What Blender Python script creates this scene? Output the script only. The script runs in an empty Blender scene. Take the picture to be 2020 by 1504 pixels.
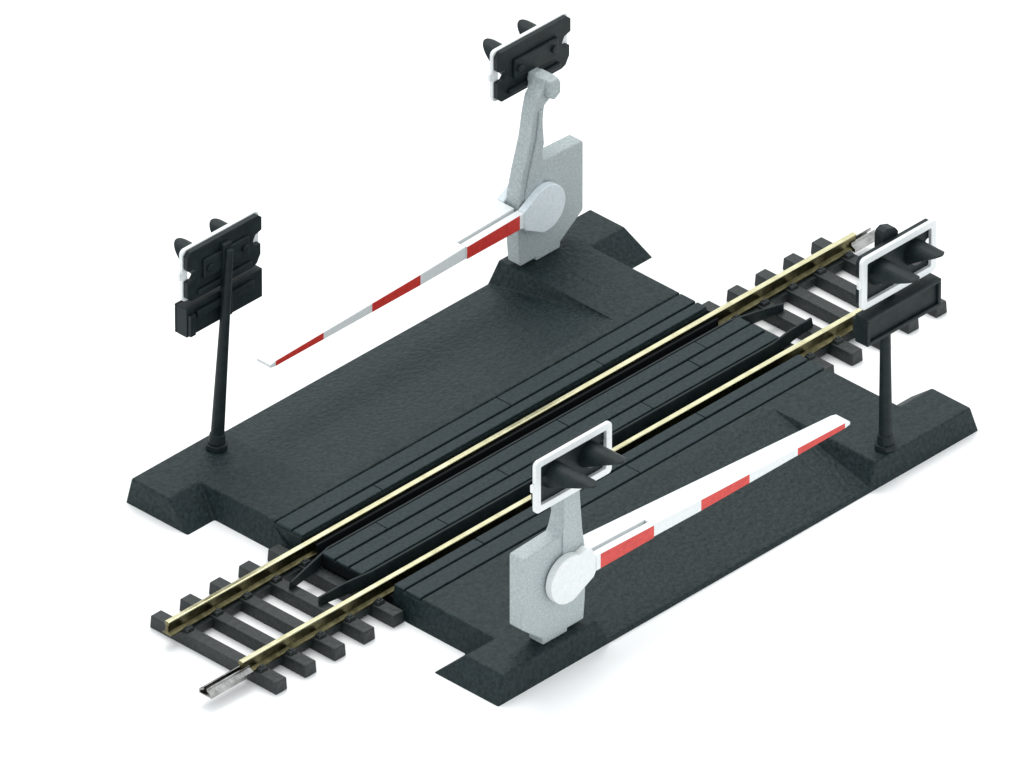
import bpy, bmesh, math, random
from mathutils import Vector, Matrix
random.seed(4)
MM = 0.001
scene = bpy.context.scene
col = scene.collection

# ------------------------------------------------------------------ camera
AZ, EL, DIST = math.radians(46.07), math.radians(32.9), 3925 * MM
TARGET = Vector((15.04, 23.85, 0)) * MM
back = Vector((-math.sin(AZ) * math.cos(EL), -math.cos(AZ) * math.cos(EL), math.sin(EL)))
cam_d = bpy.data.cameras.new('camera')
cam = bpy.data.objects.new('camera', cam_d)
col.objects.link(cam)
cam.location = TARGET + back * DIST
cam.rotation_euler = (-back).to_track_quat('-Z', 'Y').to_euler()
cam_d.sensor_fit = 'HORIZONTAL'
cam_d.sensor_width = 36
cam_d.lens = 36 * 11.579 * 3925 / 2020
cam_d.clip_start = 0.1
cam_d.clip_end = 60
scene.camera = cam

# ------------------------------------------------------------------ light
world = bpy.data.worlds.new('World')
scene.world = world
world.use_nodes = True
bg = world.node_tree.nodes['Background']
bg.inputs['Color'].default_value = (0.95, 0.985, 1.0, 1)
bg.inputs['Strength'].default_value = 1.14


def softbox(name, loc, aim, size, watts, colour):
    d = bpy.data.lights.new(name, 'AREA')
    d.shape = 'RECTANGLE'
    d.size, d.size_y = size
    d.energy = watts
    d.color = colour
    o = bpy.data.objects.new(name, d)
    col.objects.link(o)
    o.location = loc
    o.rotation_euler = (Vector(aim) - Vector(loc)).to_track_quat('-Z', 'Y').to_euler()
    return o


softbox('softbox_key', (0.30, 0.36, 0.95), (0, 0, 0), (0.55, 0.55), 5.4, (1, 0.985, 0.96))
vs = scene.view_settings
vs.view_transform = 'Standard'
vs.look = 'None'
vs.exposure = 0.0
vs.gamma = 1.0
vs.use_curve_mapping = False


# ------------------------------------------------------------------ materials
def base_mat(name, colour, rough, metal=0.0, spec=0.5):
    m = bpy.data.materials.new(name)
    m.use_nodes = True
    b = m.node_tree.nodes['Principled BSDF']
    b.inputs['Base Color'].default_value = (*colour, 1)
    b.inputs['Roughness'].default_value = rough
    b.inputs['Metallic'].default_value = metal
    b.inputs['Specular IOR Level'].default_value = spec
    return m


def grain(m, c1, c2, scale, bump_scale, bump, dist=0.1, r1=None, r2=None):
    nt = m.node_tree
    b = nt.nodes['Principled BSDF']
    tc = nt.nodes.new('ShaderNodeTexCoord')
    n1 = nt.nodes.new('ShaderNodeTexNoise')
    n1.inputs['Scale'].default_value = scale
    n1.inputs['Detail'].default_value = 5
    n1.inputs['Roughness'].default_value = 0.65
    nt.links.new(tc.outputs['Object'], n1.inputs['Vector'])
    rp = nt.nodes.new('ShaderNodeValToRGB')
    rp.color_ramp.elements[0].position = 0.35
    rp.color_ramp.elements[1].position = 0.65
    rp.color_ramp.elements[0].color = (*c1, 1)
    rp.color_ramp.elements[1].color = (*c2, 1)
    nt.links.new(n1.outputs['Fac'], rp.inputs['Fac'])
    nt.links.new(rp.outputs['Color'], b.inputs['Base Color'])
    if r1 is not None:
        mr = nt.nodes.new('ShaderNodeMapRange')
        mr.inputs['To Min'].default_value = r1
        mr.inputs['To Max'].default_value = r2
        nt.links.new(n1.outputs['Fac'], mr.inputs['Value'])
        nt.links.new(mr.outputs['Result'], b.inputs['Roughness'])
    n2 = nt.nodes.new('ShaderNodeTexNoise')
    n2.inputs['Scale'].default_value = bump_scale
    n2.inputs['Detail'].default_value = 3
    nt.links.new(tc.outputs['Object'], n2.inputs['Vector'])
    bp = nt.nodes.new('ShaderNodeBump')
    bp.inputs['Strength'].default_value = bump
    bp.inputs['Distance'].default_value = dist * MM
    nt.links.new(n2.outputs['Fac'], bp.inputs['Height'])
    nt.links.new(bp.outputs['Normal'], b.inputs['Normal'])
    return m


M = {}
M['road'] = grain(base_mat('asphalt_plastic', (0.03, 0.04, 0.043), 0.55, spec=0.22),
                  (0.003, 0.0095, 0.0112), (0.018, 0.031, 0.0335), 1500, 1000, 0.9, 0.32)
M['plank'] = grain(base_mat('plank_plastic', (0.03, 0.04, 0.045), 0.55, spec=0.22),
                   (0.005, 0.014, 0.017), (0.018, 0.033, 0.038), 1400, 1000, 0.7, 0.22)
M['groove'] = base_mat('groove_plastic', (0.005, 0.007, 0.008), 0.65, spec=0.15)
M['black'] = grain(base_mat('black_plastic', (0.025, 0.03, 0.032), 0.5, spec=0.2),
                   (0.006, 0.011, 0.0122), (0.013, 0.020, 0.0215), 500, 900, 0.4, 0.12)
M['sleeper'] = grain(base_mat('sleeper_plastic', (0.03, 0.033, 0.033), 0.5, spec=0.4),
                     (0.007, 0.012, 0.0125), (0.020, 0.0255, 0.0255), 1300, 1100, 0.6, 0.18)
M['grey'] = grain(base_mat('grey_plastic', (0.45, 0.49, 0.5), 0.5),
                  (0.30, 0.345, 0.355), (0.44, 0.49, 0.50), 2400, 2400, 0.5, 0.08)
M['pale'] = grain(base_mat('pale_plastic', (0.7, 0.74, 0.76), 0.42),
                  (0.58, 0.65, 0.69), (0.70, 0.76, 0.79), 2200, 900, 0.12, 0.05)
M['white'] = grain(base_mat('white_plastic', (0.82, 0.84, 0.84), 0.4),
                   (0.70, 0.73, 0.74), (0.79, 0.81, 0.81), 1800, 900, 0.12, 0.05)
M['red'] = grain(base_mat('red_paint', (0.55, 0.045, 0.035), 0.42),
                 (0.52, 0.026, 0.02), (0.66, 0.045, 0.034), 1500, 900, 0.15, 0.05)
M['rail'] = grain(base_mat('shaded_nickel_silver', (0.72, 0.66, 0.42), 0.3, metal=1.0),
                  (0.075, 0.066, 0.032), (0.19, 0.172, 0.09), 500, 700, 0.15, 0.05, 0.24, 0.42)  # rail sides: their shading is painted in as darker metal, along with tarnish
M['railhead'] = grain(base_mat('polished_lit_rail_head', (0.92, 0.88, 0.62), 0.25, metal=1.0),
                      (0.66, 0.62, 0.38), (0.86, 0.82, 0.55), 300, 700, 0.05, 0.03, 0.16, 0.3)  # rail top: wear polish, plus its lighter look against the shaded sides
M['steel'] = grain(base_mat('tinned_steel', (0.6, 0.6, 0.6), 0.25, metal=1.0),
                   (0.20, 0.195, 0.19), (0.44, 0.44, 0.43), 500, 700, 0.2, 0.05, 0.18, 0.35)
M['lens'] = base_mat('dark_lens', (0.02, 0.02, 0.022), 0.15)
M['table'] = base_mat('white_paper', (0.94, 0.94, 0.94), 0.8, spec=0.2)


# ------------------------------------------------------------------ helpers (millimetres in, metres out)
def finish(name, bm, mats, parent=None, bevel=0.0, smooth=False, loc=None, recalc=True):
    if recalc:
        bmesh.ops.recalc_face_normals(bm, faces=bm.faces)
    for v in bm.verts:
        v.co *= MM
    me = bpy.data.meshes.new(name)
    bm.to_mesh(me)
    bm.free()
    for m in (mats if isinstance(mats, (list, tuple)) else [mats]):
        me.materials.append(m)
    if smooth:
        for p in me.polygons:
            p.use_smooth = True
    o = bpy.data.objects.new(name, me)
    col.objects.link(o)
    if parent:
        o.parent = parent
    if loc:
        o.location = Vector(loc) * MM
    if bevel:
        b = o.modifiers.new('bevel', 'BEVEL')
        b.width = bevel * MM
        b.segments = 2
        b.limit_method = 'ANGLE'
        b.angle_limit = math.radians(28)
    return o


def box(bm, x0, x1, y0, y1, z0, z1, mi=0, taper=0.0):
    t = taper
    c = [(x0, y0, z0), (x1, y0, z0), (x1, y1, z0), (x0, y1, z0),
         (x0 + t, y0 + t, z1), (x1 - t, y0 + t, z1), (x1 - t, y1 - t, z1), (x0 + t, y1 - t, z1)]
    v = [bm.verts.new(p) for p in c]
    for f in ((0, 3, 2, 1), (4, 5, 6, 7), (0, 1, 5, 4), (1, 2, 6, 5), (2, 3, 7, 6), (3, 0, 4, 7)):
        fc = bm.faces.new([v[i] for i in f])
        fc.material_index = mi
    return v


def prism_xz(bm, pts, y0, y1, mi=0):
    """polygon in the x-z plane given thickness from y0 to y1"""
    a = [bm.verts.new((x, y0, z)) for x, z in pts]
    b = [bm.verts.new((x, y1, z)) for x, z in pts]
    n = len(pts)
    fs = [bm.faces.new(a), bm.faces.new(b[::-1])]
    for i in range(n):
        fs.append(bm.faces.new((a[i], b[i], b[(i + 1) % n], a[(i + 1) % n])))
    for f in fs:
        f.material_index = mi
    return fs


def prism_yz(bm, pts, x0, x1, mi=0):
    a = [bm.verts.new((x0, y, z)) for y, z in pts]
    b = [bm.verts.new((x1, y, z)) for y, z in pts]
    n = len(pts)
    fs = [bm.faces.new(a), bm.faces.new(b[::-1])]
    for i in range(n):
        fs.append(bm.faces.new((a[i], b[i], b[(i + 1) % n], a[(i + 1) % n])))
    for f in fs:
        f.material_index = mi
    return fs


def thing(name, label, cat, loc=(0, 0, 0), group=None):
    o = bpy.data.objects.new(name, None)
    col.objects.link(o)
    o.empty_display_size = 0.005
    o.location = Vector(loc) * MM
    o['label'] = label
    o['category'] = cat
    if group:
        o['group'] = group
    return o


def cyl_between(bm, p, q, r0, r1, seg=20, mi=0):
    p, q = Vector(p), Vector(q)
    d = (q - p).normalized()
    u = d.orthogonal().normalized()
    w = d.cross(u)
    a, b = [], []
    for k in range(seg):
        t = 2 * math.pi * k / seg
        e = u * math.cos(t) + w * math.sin(t)
        a.append(bm.verts.new(p + e * r0))
        b.append(bm.verts.new(q + e * r1))
    bm.faces.new(a[::-1])
    bm.faces.new(b)
    for k in range(seg):
        f = bm.faces.new((a[k], a[(k + 1) % seg], b[(k + 1) % seg], b[k]))
        f.material_index = mi


# ------------------------------------------------------------------ table surface
bm = bmesh.new()
s = 6000
vv = [bm.verts.new(p) for p in ((-s, -s, 0), (s, -s, 0), (s, s, 0), (-s, s, 0))]
bm.faces.new(vv)
t = finish('table_surface', bm, M['table'])
t['kind'] = 'structure'

# ------------------------------------------------------------------ the road base
TOP = 5.0
base = thing('road_crossing', 'black plastic roadway moulding with ramps and plank crossing, under the brass rails', 'crossing base')
base_zero = 0.02


def half_deck(sg, yedge, xin_b, xin_t, side):
    """half the road: slab beside the track, two platforms with end wings, a ramp sunk between them.
    side[m] = (outer y of the platform, wing top x, wing foot x, slope foot y, slope top y)"""
    bm = bmesh.new()
    V = {}

    def v(x, y, z):
        k = (round(x, 3), round(y, 3), round(z, 3))
        if k not in V:
            V[k] = bm.verts.new((x, y * sg, z))
        return V[k]

    def f(*p):
        bm.faces.new([v(*q) for q in p])

    y0, yp, yr = 10.7, 17.2, 20.0
    zb, zl = base_zero, 0.8
    xs, xsb = 49.5, 50.9
    for m in (-1, 1):
        yo, xw, xwb, yw0, yw1 = side[m]
        yob = yedge
        yfo = min(yob, yo + 0.9)
        # plank bed (sunk) beside the rail
        f((0, y0, 4.45), (m * xs, y0, 4.45), (m * xs, yp, 4.45), (0, yp, 4.45))
        f((0, y0, 4.45), (m * xs, y0, 4.45), (m * xs, y0, zb), (0, y0, zb))
        f((m * xs, y0, 4.45), (m * xs, yp, 4.45), (m * xsb, yp, zb), (m * xsb, y0, zb), (m * xs, y0, zb))
        f((0, yp, 4.45), (m * xs, yp, 4.45), (m * xs, yp, TOP), (m * xin_t, yp, TOP), (0, yp, TOP))
        # slab
        f((0, yp, TOP), (m * xin_t, yp, TOP), (m * xin_t, yr, TOP), (0, yr, TOP))
        f((m * xin_t, yp, TOP), (m * xs, yp, TOP), (m * xs, yw0, TOP), (m * xs, yw1, TOP), (m * xin_t, yw1, TOP), (m * xin_t, yr, TOP))
        f((m * xs, yp, 4.45), (m * xs, yp, TOP), (m * xs, yw0, TOP), (m * xsb, yw0, zb), (m * xsb, yp, zb))
        # platform top with the wing
        f((m * xin_t, yw1, TOP), (m * xs, yw1, TOP), (m * xw, yw1, TOP), (m * xw, yo, TOP), (m * xin_t, yo, TOP))
        # wing: inner slope, end face, outer face
        f((m * xs, yw1, TOP), (m * xw, yw1, TOP), (m * xwb, yw0, zb), (m * xsb, yw0, zb))
        f((m * xs, yw1, TOP), (m * xs, yw0, TOP), (m * xsb, yw0, zb))
        f((m * xw, yw1, TOP), (m * xwb, yw0, zb), (m * xwb, yfo, zb), (m * xw, yo, TOP))
        f((m * xw, yo, TOP), (m * xwb, yfo, zb), (m * xin_b, yob, zb), (m * xin_b, yob - 0.1, zl), (m * xin_t, yo, TOP))
        # ramp wall
        f((m * xin_t, yr, TOP), (m * xin_t, yw1, TOP), (m * xin_t, yo, TOP), (m * xin_b, yob - 0.1, zl))
        # ramp surface
        f((0, yr, TOP), (m * xin_t, yr, TOP), (m * xin_b, yob - 0.1, zl), (0, yob - 0.1, zl))
        f((0, yob - 0.1, zl), (m * xin_b, yob - 0.1, zl), (m * xin_b, yob, zb), (0, yob, zb))
    return finish('road_ramp', bm, M['road'], base, bevel=0.35)


far_half = half_deck(1, 47.4, 33.4, 35.4, {-1: (43.8, 56.9, 57.4, 30.0, 35.0), 1: (46.6, 58.0, 60.0, 33.6, 38.4)})
near_half = half_deck(-1, 43.9, 32.0, 34.0, {-1: (43.1, 56.6, 58.6, 29.0, 34.5), 1: (43.3, 57.5, 58.9, 28.5, 34.5)})


def plank_run(bm, x0, x1, y0, y1, z0, z1, joints):
    xs = [x0] + sorted(joints) + [x1]
    for a, b in zip(xs[:-1], xs[1:]):
        box(bm, a + 0.035, b - 0.035, y0, y1, z0, z1 + random.uniform(-0.03, 0.03), 0, 0.05)


for sg in (1, -1):
    bm = bmesh.new()
    for k, (a, b) in enumerate(((10.75, 13.0), (13.4, 16.9))):
        ya, yb = sorted((a * sg, b * sg))
        j = [-30, 24] if k == 0 else [4]
        plank_run(bm, -49.5, 49.5, ya, yb, 4.46, TOP, j)
    finish('plank_strip', bm, M['plank'], base, bevel=0.12)

# centre panel between the rails
bm = bmesh.new()
prism_yz(bm, [(-5.6, 2.45), (-4.85, 4.5), (4.85, 4.5), (5.6, 2.45)], -51, 51)
finish('panel_bed', bm, M['groove'], base)
bm = bmesh.new()
edges = [-4.85, -1.65, 1.65, 4.85]
joint_sets = ([-30, 20], [-12, 35], [-38, 6, 40])
for k in range(3):
    plank_run(bm, -51, 51, edges[k] + 0.2, edges[k + 1] - 0.2, 4.51, TOP, joint_sets[k])
finish('plank_panel', bm, M['plank'], base, bevel=0.1)
# check guards along the panel, flared in past its ends
for sg in (1, -1):
    bm = bmesh.new()
    st = [(-59.8, 3.5, 3.9), (-54.5, 4.3, 4.6), (-49, 5.35, 4.9), (49, 5.35, 4.9), (54.5, 4.3, 4.6), (60.5, 3.5, 3.9)]
    rings = []
    for x, y, z in st:
        zb = 2.45
        r = [(x, y * sg, z), (x, (y - 0.42) * sg, z), (x, (y - 0.42) * sg, zb), (x, (y + 0.35) * sg, zb)]
        rings.append([bm.verts.new(p) for p in r])
    for a, b in zip(rings[:-1], rings[1:]):
        for i in range(4):
            bm.faces.new((a[i], b[i], b[(i + 1) % 4], a[(i + 1) % 4]))
    bm.faces.new(rings[0])
    bm.faces.new(rings[-1][::-1])
    finish('check_guard', bm, M['black'], base, bevel=0.08)
# floor under the rails inside the crossing
bm = bmesh.new()
box(bm, -49.4, 49.4, -10.65, 10.65, base_zero, 2.3)
for sx in (-1, 1):
    a, b = sorted((sx * 49.45, sx * 53.2))
    box(bm, a, b, -4.5, 10.4 if sx < 0 else 4.5, base_zero, 1.7)
for sg in (-1, 1):
    ya, yb = sorted((sg * 7.55, sg * 8.2))
    box(bm, -49, 49, ya, yb, 2.25, 4.25)  # dark cheeks added in place of the shade on the rail sides
finish('crossing_floor', bm, M['groove'], base, bevel=0.1)

# ------------------------------------------------------------------ the track
track = thing('railway_track', 'straight single model railway track with brass coloured rails on dark sleepers', 'track')
X0, PITCH, SW = -81.85, 7.0176, 2.75
idx = [i for i in range(24) if not (-47 < X0 + PITCH * i < 45.5)]


def sleeper_mesh():
    bm = bmesh.new()
    box(bm, 0, SW, -14.85, 14.85, base_zero, 2.4, 0, 0.12)
    for sg in (-1, 1):
        for a, b in ((6.35, 7.75), (9.45, 10.9)):
            ya, yb = sorted((a * sg, b * sg))
            box(bm, 0.45, SW - 0.45, ya, yb, 2.38, 3.05, 0, 0.22)
            box(bm, 0.85, SW - 0.85, ya + 0.35, yb - 0.35, 3.0, 3.35, 0, 0.12)
    return bm


proto = None
for i in idx:
    x = X0 + PITCH * i
    if proto is None:
        proto = finish('sleeper', sleeper_mesh(), M['sleeper'], track, bevel=0.18, loc=(x, 0, 0))
    else:
        c = proto.copy()
        col.objects.link(c)
        c.location = Vector((x, 0, 0)) * MM
# webs that tie the sleepers below the rails
for sg in (-1, 1):
    for a, b in ((-80, -50), (50, 80.5)):
        bm = bmesh.new()
        ya, yb = sorted((6.9 * sg, 9.3 * sg))
        box(bm, a, b, ya, yb, 0.5, 2.0)
        finish('sleeper_web', bm, M['sleeper'], track)

RY = 8.65


def rail(sg, x0, x1):
    prof = [(-1.05, 2.42), (1.05, 2.42), (1.05, 2.66), (0.33, 2.98), (0.27, 4.15), (0.5, 4.38), (0.5, 4.86),
            (0.38, 5.05), (-0.38, 5.05), (-0.5, 4.86), (-0.5, 4.38), (-0.27, 4.15), (-0.33, 2.98), (-1.05, 2.66)]
    bm = bmesh.new()
    prism_yz(bm, prof, x0, x1)
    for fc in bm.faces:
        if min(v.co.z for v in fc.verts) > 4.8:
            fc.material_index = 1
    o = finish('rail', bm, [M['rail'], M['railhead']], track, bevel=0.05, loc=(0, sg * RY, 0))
    return o


def fishplate(r, xa, xb):
    """folded steel sleeve that grips the foot of the rail"""
    prof = [(-1.45, 2.15), (1.45, 2.15), (1.5, 2.95), (0.62, 3.35), (0.6, 3.75), (0.36, 3.75), (0.38, 3.2), (1.22, 2.8),
            (1.2, 2.36), (-1.2, 2.36), (-1.22, 2.8), (-0.38, 3.2), (-0.36, 3.75), (-0.6, 3.75), (-0.62, 3.35), (-1.5, 2.95)]
    bm = bmesh.new()
    prism_yz(bm, prof, xa, xb)
    return finish('fishplate', bm, M['steel'], r, bevel=0.04)


r1 = rail(1, -84, 84)
r2 = rail(-1, -84, 84)
fishplate(r2, -92.4, -82.4)
fishplate(r1, 82.6, 88.6)


# ------------------------------------------------------------------ warning light heads
def rounded_rect(x0, x1, z0, z1, r, n=5):
    pts = []
    for cx, cz, a0 in ((x1 - r, z1 - r, 0), (x0 + r, z1 - r, 90), (x0 + r, z0 + r, 180), (x1 - r, z0 + r, 270)):
        for k in range(n + 1):
            a = math.radians(a0 + 90 * k / n)
            pts.append((cx + r * math.cos(a), cz + r * math.sin(a)))
    return pts


def light_head(root, cx, yc, zc, out, hoods, inset=0.25, W=18.4, H=10.2):
    """black board with notched sides, white frame in front of it, two hooded lamps. out = -1 / +1: the way it faces (y)"""
    # black back board: notched outline
    hw, hh = W / 2 - inset, H / 2 - inset * 0.7
    pts = [(-hw + 0.8, hh), (hw - 0.8, hh), (hw, hh - 0.7), (hw, 1.7), (hw - 1.5, 1.3), (hw - 2.1, 0.3), (hw - 1.7, -0.7),
           (hw - 0.3, -0.9), (hw - 0.3, -3.0), (hw - 1.2, -hh + 0.4), (hw - 2.2, -hh), (-hw + 1.0, -hh), (-hw, -hh + 0.9),
           (-hw, -0.9), (-hw + 1.3, -0.8), (-hw + 2.1, 0.1), (-hw + 1.8, 1.1), (-hw + 0.3, 1.2), (-hw, 1.8), (-hw, hh - 0.8)]
    bm = bmesh.new()
    ya, yb = sorted((yc, yc - out * 1.0))
    prism_xz(bm, [(cx + x, zc + z) for x, z in pts], ya, yb)
    board = finish('light_board', bm, M['black'], root, bevel=0.12)
    # horizontal rib on its back
    bm = bmesh.new()
    ya, yb = sorted((yc - out * 0.98, yc - out * 1.6))
    box(bm, cx - 5.4, cx + 5.4, ya, yb, zc - 1.4, zc + 2.4)
    box(bm, cx - 6.6, cx + 6.0, ya, yb, zc - 4.0, zc - 3.0)
    for hx_ in (-4.2, 4.2):
        yc1, yc2 = sorted((yc - out * 1.5, yc - out * 2.1))
        cyl_between(bm, (cx + hx_, yc1, zc + 0.5), (cx + hx_, yc2, zc + 0.5), 0.75, 0.65, 14)
    finish('back_rib', bm, M['black'], board, bevel=0.2)
    # white frame (ring) with side tabs
    outer = rounded_rect(cx - W / 2, cx + W / 2, zc - H / 2, zc + H / 2, 0.9)
    inner = rounded_rect(cx - W / 2 + 1.35, cx + W / 2 - 1.35, zc - H / 2 + 1.3, zc + H / 2 - 1.3, 0.3)
    bm = bmesh.new()
    y0, y1 = yc + out * 0.02, yc + out * 0.75
    n = len(outer)
    oa = [bm.verts.new((x, y0, z)) for x, z in outer]
    ob = [bm.verts.new((x, y1, z)) for x, z in outer]
    ia = [bm.verts.new((x, y0, z)) for x, z in inner]
    ib = [bm.verts.new((x, y1, z)) for x, z in inner]
    for i in range(n):
        j = (i + 1) % n
        bm.faces.new((oa[i], oa[j], ob[j], ob[i]))
        bm.faces.new((ia[i], ib[i], ib[j], ia[j]))
        bm.faces.new((oa[i], ia[i], ia[j], oa[j]))
        bm.faces.new((ob[i], ob[j], ib[j], ib[i]))
    for sx in (-1,):
        xa, xb = sorted((cx + sx * (W / 2 - 1.1), cx + sx * (W / 2 + 0.6)))
        ta, tb = sorted((yc + out * 0.03, yc + out * 0.6))
        box(bm, xa, xb, ta, tb, zc - 0.6, zc + 0.85)
    finish('white_frame', bm, M['white'], board, bevel=0.1)
    # lamps
    for sx in (-1, 1):
        lx, lz, R = cx + sx * 4.25, zc + 0.35, 2.45
        bm = bmesh.new()
        cyl_between(bm, (lx, yc + out * 0.02, lz), (lx, yc + out * 1.1, lz), R - 0.25, R - 0.45, 28)
        lens = finish('lamp_lens', bm, M['lens'], board)
        bm = bmesh.new()
        n = 22
        rings = []
        for k in range(n + 1):
            a = math.radians(-38 + 256 * k / n)
            s_ = max(0.0, (math.sin(a) + 0.62) / 1.62)
            L = 0.7 + (hoods[0 if sx < 0 else 1] - 0.7) * s_ ** 1.25
            row = []
            for rr, yy in ((R, 0.05), (R, L), (R - 0.38, L), (R - 0.38, 0.05)):
                row.append(bm.verts.new((lx + rr * math.cos(a), yc + out * yy, lz + rr * math.sin(a))))
            rings.append(row)
        for a, b in zip(rings[:-1], rings[1:]):
            for i in range(4):
                bm.faces.new((a[i], b[i], b[(i + 1) % 4], a[(i + 1) % 4]))
        bm.faces.new(rings[0])
        bm.faces.new(rings[-1][::-1])
        finish('lamp_hood', bm, M['black'], board)
    return board


def signal_post(sg, fx, fy, top_shift, zc, dx, tray, cap, hoods, label):
    """sg = outward y direction the head faces"""
    root = thing('signal_post', label, 'warning signal', (fx, fy, TOP), 'black flashing light posts')
    root_loc = Vector((fx, fy, TOP))

    def rel(o):
        o.location = -root_loc * MM
        return o

    bm = bmesh.new()
    cyl_between(bm, (fx, fy, TOP + 0.02), (fx, fy, TOP + 1.1), 2.15, 2.0, 6)
    cyl_between(bm, (fx, fy, TOP + 1.05), (fx + top_shift * 0.05, fy, TOP + 2.9), 1.55, 1.3, 20)
    rel(finish('foot', bm, M['black'], root, bevel=0.2))
    hx, hy = fx + top_shift, fy
    bm = bmesh.new()
    cyl_between(bm, (fx, fy, TOP + 0.5), (hx, hy, zc + 2.6), 1.2, 0.7, 24)
    rel(finish('post', bm, M['black'], root, bevel=0.15))
    yc = fy + sg * 2.3
    cx = fx + dx
    b = light_head(root, cx, yc, zc, sg, hoods)
    rel(b)
    # lower sign box: shallow tray with raised rim
    z0, z1 = zc + tray[0], zc + tray[1]
    bm = bmesh.new()
    x0, x1 = cx - 9.1, cx + 9.1
    ya, yb = yc - sg * 0.9, yc + sg * 1.5
    y_lo, y_hi = sorted((ya, yb))
    box(bm, x0, x1, y_lo, y_hi, z0, z1)
    y_lo, y_hi = sorted((yb - sg * 0.01, yb + sg * 0.55))
    for r in ((x0, x1, z1 - 0.7, z1), (x0, x1, z0, z0 + 0.7)):
        box(bm, r[0], r[1], y_lo, y_hi, r[2], r[3])
    for r in ((x0, x0 + 0.7), (x1 - 0.7, x1)):
        box(bm, r[0], r[1], y_lo, y_hi, z0 + 0.7, z1 - 0.7)
    y_lo, y_hi = sorted((ya - sg * 0.02, ya - sg * 0.75))
    for xa, xb in ((x0 + 2.0, hx - 1.1), (hx + 1.1, x1 - 2.6)):
        box(bm, xa, xb, y_lo, y_hi, z1 - 2.3, z1 - 0.9)
    box(bm, x0 + 0.2, x0 + 1.5, y_lo, y_hi, z0 + 0.3, z1 - 1.2)
    rel(finish('lower_sign', bm, M['black'], root, bevel=0.14))
    bm = bmesh.new()
    y_lo, y_hi = sorted((fy + sg * 0.3, yc - sg * 0.95))
    box(bm, hx - 1.0, hx + 1.0, y_lo, y_hi, z0 + 0.8, zc + 3.6)
    if cap:
        ya, yb = sorted((yc - sg * 1.05, yc - sg * 3.1))
        prism_xz(bm, [(hx + x, zc + z) for x, z in ((-1.9, 1), (1.9, 1), (1.9, 5.4), (1.2, 6.3), (-0.6, 6.9), (-1.6, 6.5), (-1.9, 5.8))], ya, yb)
    rel(finish('head_bracket', bm, M['black'], root, bevel=0.15))
    return root


signal_post(-1, 38.4, -41.4, -0.6, 43.1, -0.3, (-11.7, -6.2), True, (9.0, 6.6), 'black signal post on the near right platform, its white framed lamps facing the viewer')
signal_post(1, -40.1, 40.1, 3.4, 40.7, 3.6, (-11.8, -6.1), False, (6.2, 6.2), 'black signal post on the far left platform, seen from behind with no grey housing')


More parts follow.
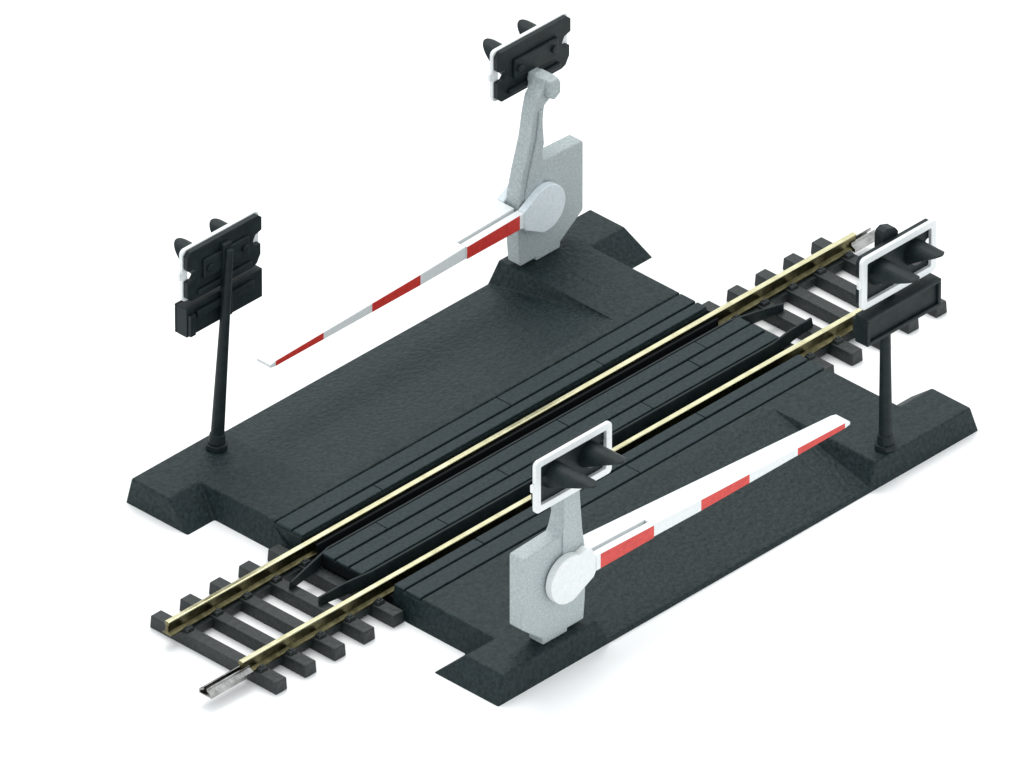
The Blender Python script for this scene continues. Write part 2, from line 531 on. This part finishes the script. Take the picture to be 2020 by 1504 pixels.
# ------------------------------------------------------------------ barriers
def barrier(m, yf, yb, out, label, board_z, board_u, neck, lift, hoods, end_u):
    """m = -1: housing on the left of the near half, m = +1: right of the far half; u = distance from the road's middle.
    yf = face towards the viewer, yb = the other face, out = outward y direction"""
    yc = (yf + yb) / 2
    root = thing('barrier_gate', label, 'barrier', (m * 41, yc, TOP), 'grey barrier housings with a striped arm')
    rl = Vector((m * 41, yc, TOP))

    def rel(o):
        o.location = -rl * MM
        return o

    prof = [(35.7, 5.7), (39.6, 5.7), (39.6, TOP + 0.03), (45.5, TOP + 0.03), (45.6, 6.2), (end_u, 10.2), (end_u, 23.9), (end_u - 0.3, 24.3),
            (41.6, 24.7), (41.0, 25.6), (40.9, 28.0), (41.2, 33.5), (41.7, 35.6), (43.4, 36.7), (44.6, 37.7), (44.6, 40.0),
            (43.9, 40.8), (41.8, 40.6), (40.2, 39.2), (38.6, 37.6), (37.8, 34.5), (37.3, 30), (36.2, 24), (35.3, 19.5), (35.1, 15), (35.4, 9)]
    # the necks of the two housings lean differently
    prof = [(u + neck * min(1, max(0, (z - 22) / 10)), z) if u < 41 else (u, z) for u, z in prof]
    if out < 0:
        prof = [(u - 1.2, 35 + (z - 35) * 0.4) if z > 35 else (u, z) for u, z in prof]
    bm = bmesh.new()
    prism_xz(bm, [(m * u, z) for u, z in prof], yf, yb)
    h = rel(finish('housing', bm, M['grey'], root, bevel=0.3))
    # raised rib down the inner edge and neck, on the visible face
    bm = bmesh.new()
    rib = [(41.0, 12), (41.0, 25.3), (40.7, 28), (40.9, 33.5), (39.9, 35.2), (38.9, 35.2), (38.5, 30), (37.4, 24), (36.6, 19.5), (36.6, 12)]
    rib = [(u + neck * min(1, max(0, (z - 22) / 10)), z) if u < 40.5 else (u, z) for u, z in rib]
    prism_xz(bm, [(m * u, z) for u, z in rib], yf - 0.35, yf + 0.05)
    rel(finish('neck_rib', bm, M['grey'], root, bevel=0.15))
    # head block that carries the light board
    bm = bmesh.new()
    ya, yb2 = sorted((yc - out * 2.5 if out > 0 else yc + 0.6, yc + out * 2.9))
    hd = -3.6 if out < 0 else 0.0
    prism_xz(bm, [(m * (u + hd * 0.5), z + hd) for u, z in ((41.6, 37.4), (43.2, 36.4), (44.7, 37.3), (44.7, 39.4), (44.1, 40.5), (42.0, 40.5))], ya, yb2)
    rel(finish('head_block', bm, M['grey'], root, bevel=0.3))
    # the light board
    rel(light_head(root, m * board_u, yc + out * 4.1, board_z, out, hoods, 0.7 if out < 0 else 0.2))

    # arm: a fork of two prongs round the housing that closes into one bar
    hubz, R = 16.1 + lift * 1.4, 4.5
    zb = 14.9 + lift * 0.7
    front = yf - 1.85
    backy = yb + 1.6
    bm = bmesh.new()
    NU = [34.6, 33.6, 20.6, 9.2, -2.6, -14.4, -26.0, -27.3]
    red = {(33.6, 20.6), (9.2, -2.6), (-14.4, -26.0)}

    def ztop(u):
        t_ = (34.6 - u) / 61.9
        return zb + 2.95 * (1 - t_) + 1.05 * t_

    def yback(u):
        t_ = (34.6 - u) / 61.9
        return front + (backy - front - 0.4) * (1 - t_) + 3.3 * t_

    # front prong, then the closed bar
    def strip(us, ya_f, yb_f, paint):
        rings = []
        for u in us:
            zt, zz = ztop(u), zb
            if u == us[-1] and u < -27:
                zt, zz = zt - 0.25, zz + 0.2
            rings.append([bm.verts.new((m * u, ya_f(u), zz)), bm.verts.new((m * u, ya_f(u), zt)),
                          bm.verts.new((m * u, yb_f(u), zt)), bm.verts.new((m * u, yb_f(u), zz))])
        for k, (a, b) in enumerate(zip(rings[:-1], rings[1:])):
            for i in range(4):
                fc = bm.faces.new((a[i], b[i], b[(i + 1) % 4], a[(i + 1) % 4]))
                if paint and i == 0 and (us[k], us[k + 1]) in red:
                    fc.material_index = 1
        bm.faces.new(rings[0])
        bm.faces.new(rings[-1][::-1])

    strip([34.6, 33.6, 20.6], lambda u: front, lambda u: front + 1.5, True)
    strip([34.6, 33.6, 20.6], lambda u: front + 2.3, yback, False)
    strip([20.55, 9.2, -2.6, -14.4, -26.0, -27.3], lambda u: front + (0.25 if u > 20 else 0.0), yback, True)
    # front red of the first bit of the closed bar stays white: bands are painted on the listed stretches only
    arm = rel(finish('barrier_arm', bm, [M['white'], M['red']], root, bevel=0.1))
    # hub plate: disc with a neck out to the prong, on both faces of the housing
    for (y0, y1) in ((front + 0.0, yf - 0.37), (yb + 0.05, backy)):
        pts = []
        a0, a1 = math.radians(58), math.radians(285)
        for k in range(31):
            a = a0 + (a1 - a0) * k / 30
            # u grows away from the arm, so the open side points to small u
            pts.append((40.4 + lift * 0.5 - R * math.cos(a), hubz - lift * 0.7 + R * math.sin(a)))
        pts += [(35.2, zb - 0.9), (34.65, zb), (34.65, ztop(34.6))]
        if lift:
            pts += [(35.6, hubz + 2.9), (36.8, hubz + 3.6)]
        bm = bmesh.new()
        prism_xz(bm, [(m * u, z) for u, z in pts], y0, y1)
        finish('hub_disc', bm, M['white'] if lift else M['pale'], arm, bevel=0.15)
    return root


barrier(-1, -41.7, -38.4, -1, 'grey barrier in the foreground, its striped arm reaching right above the near ramp', 40.0, 41.5, -1.0, 1, (10.0, 8.2), 50.3)
barrier(1, 41.7, 44.8, 1, 'grey barrier at the back on the far right platform, its striped arm reaching left', 41.8, 43.9, 1.2, 0, (6.6, 6.6), 51.2)
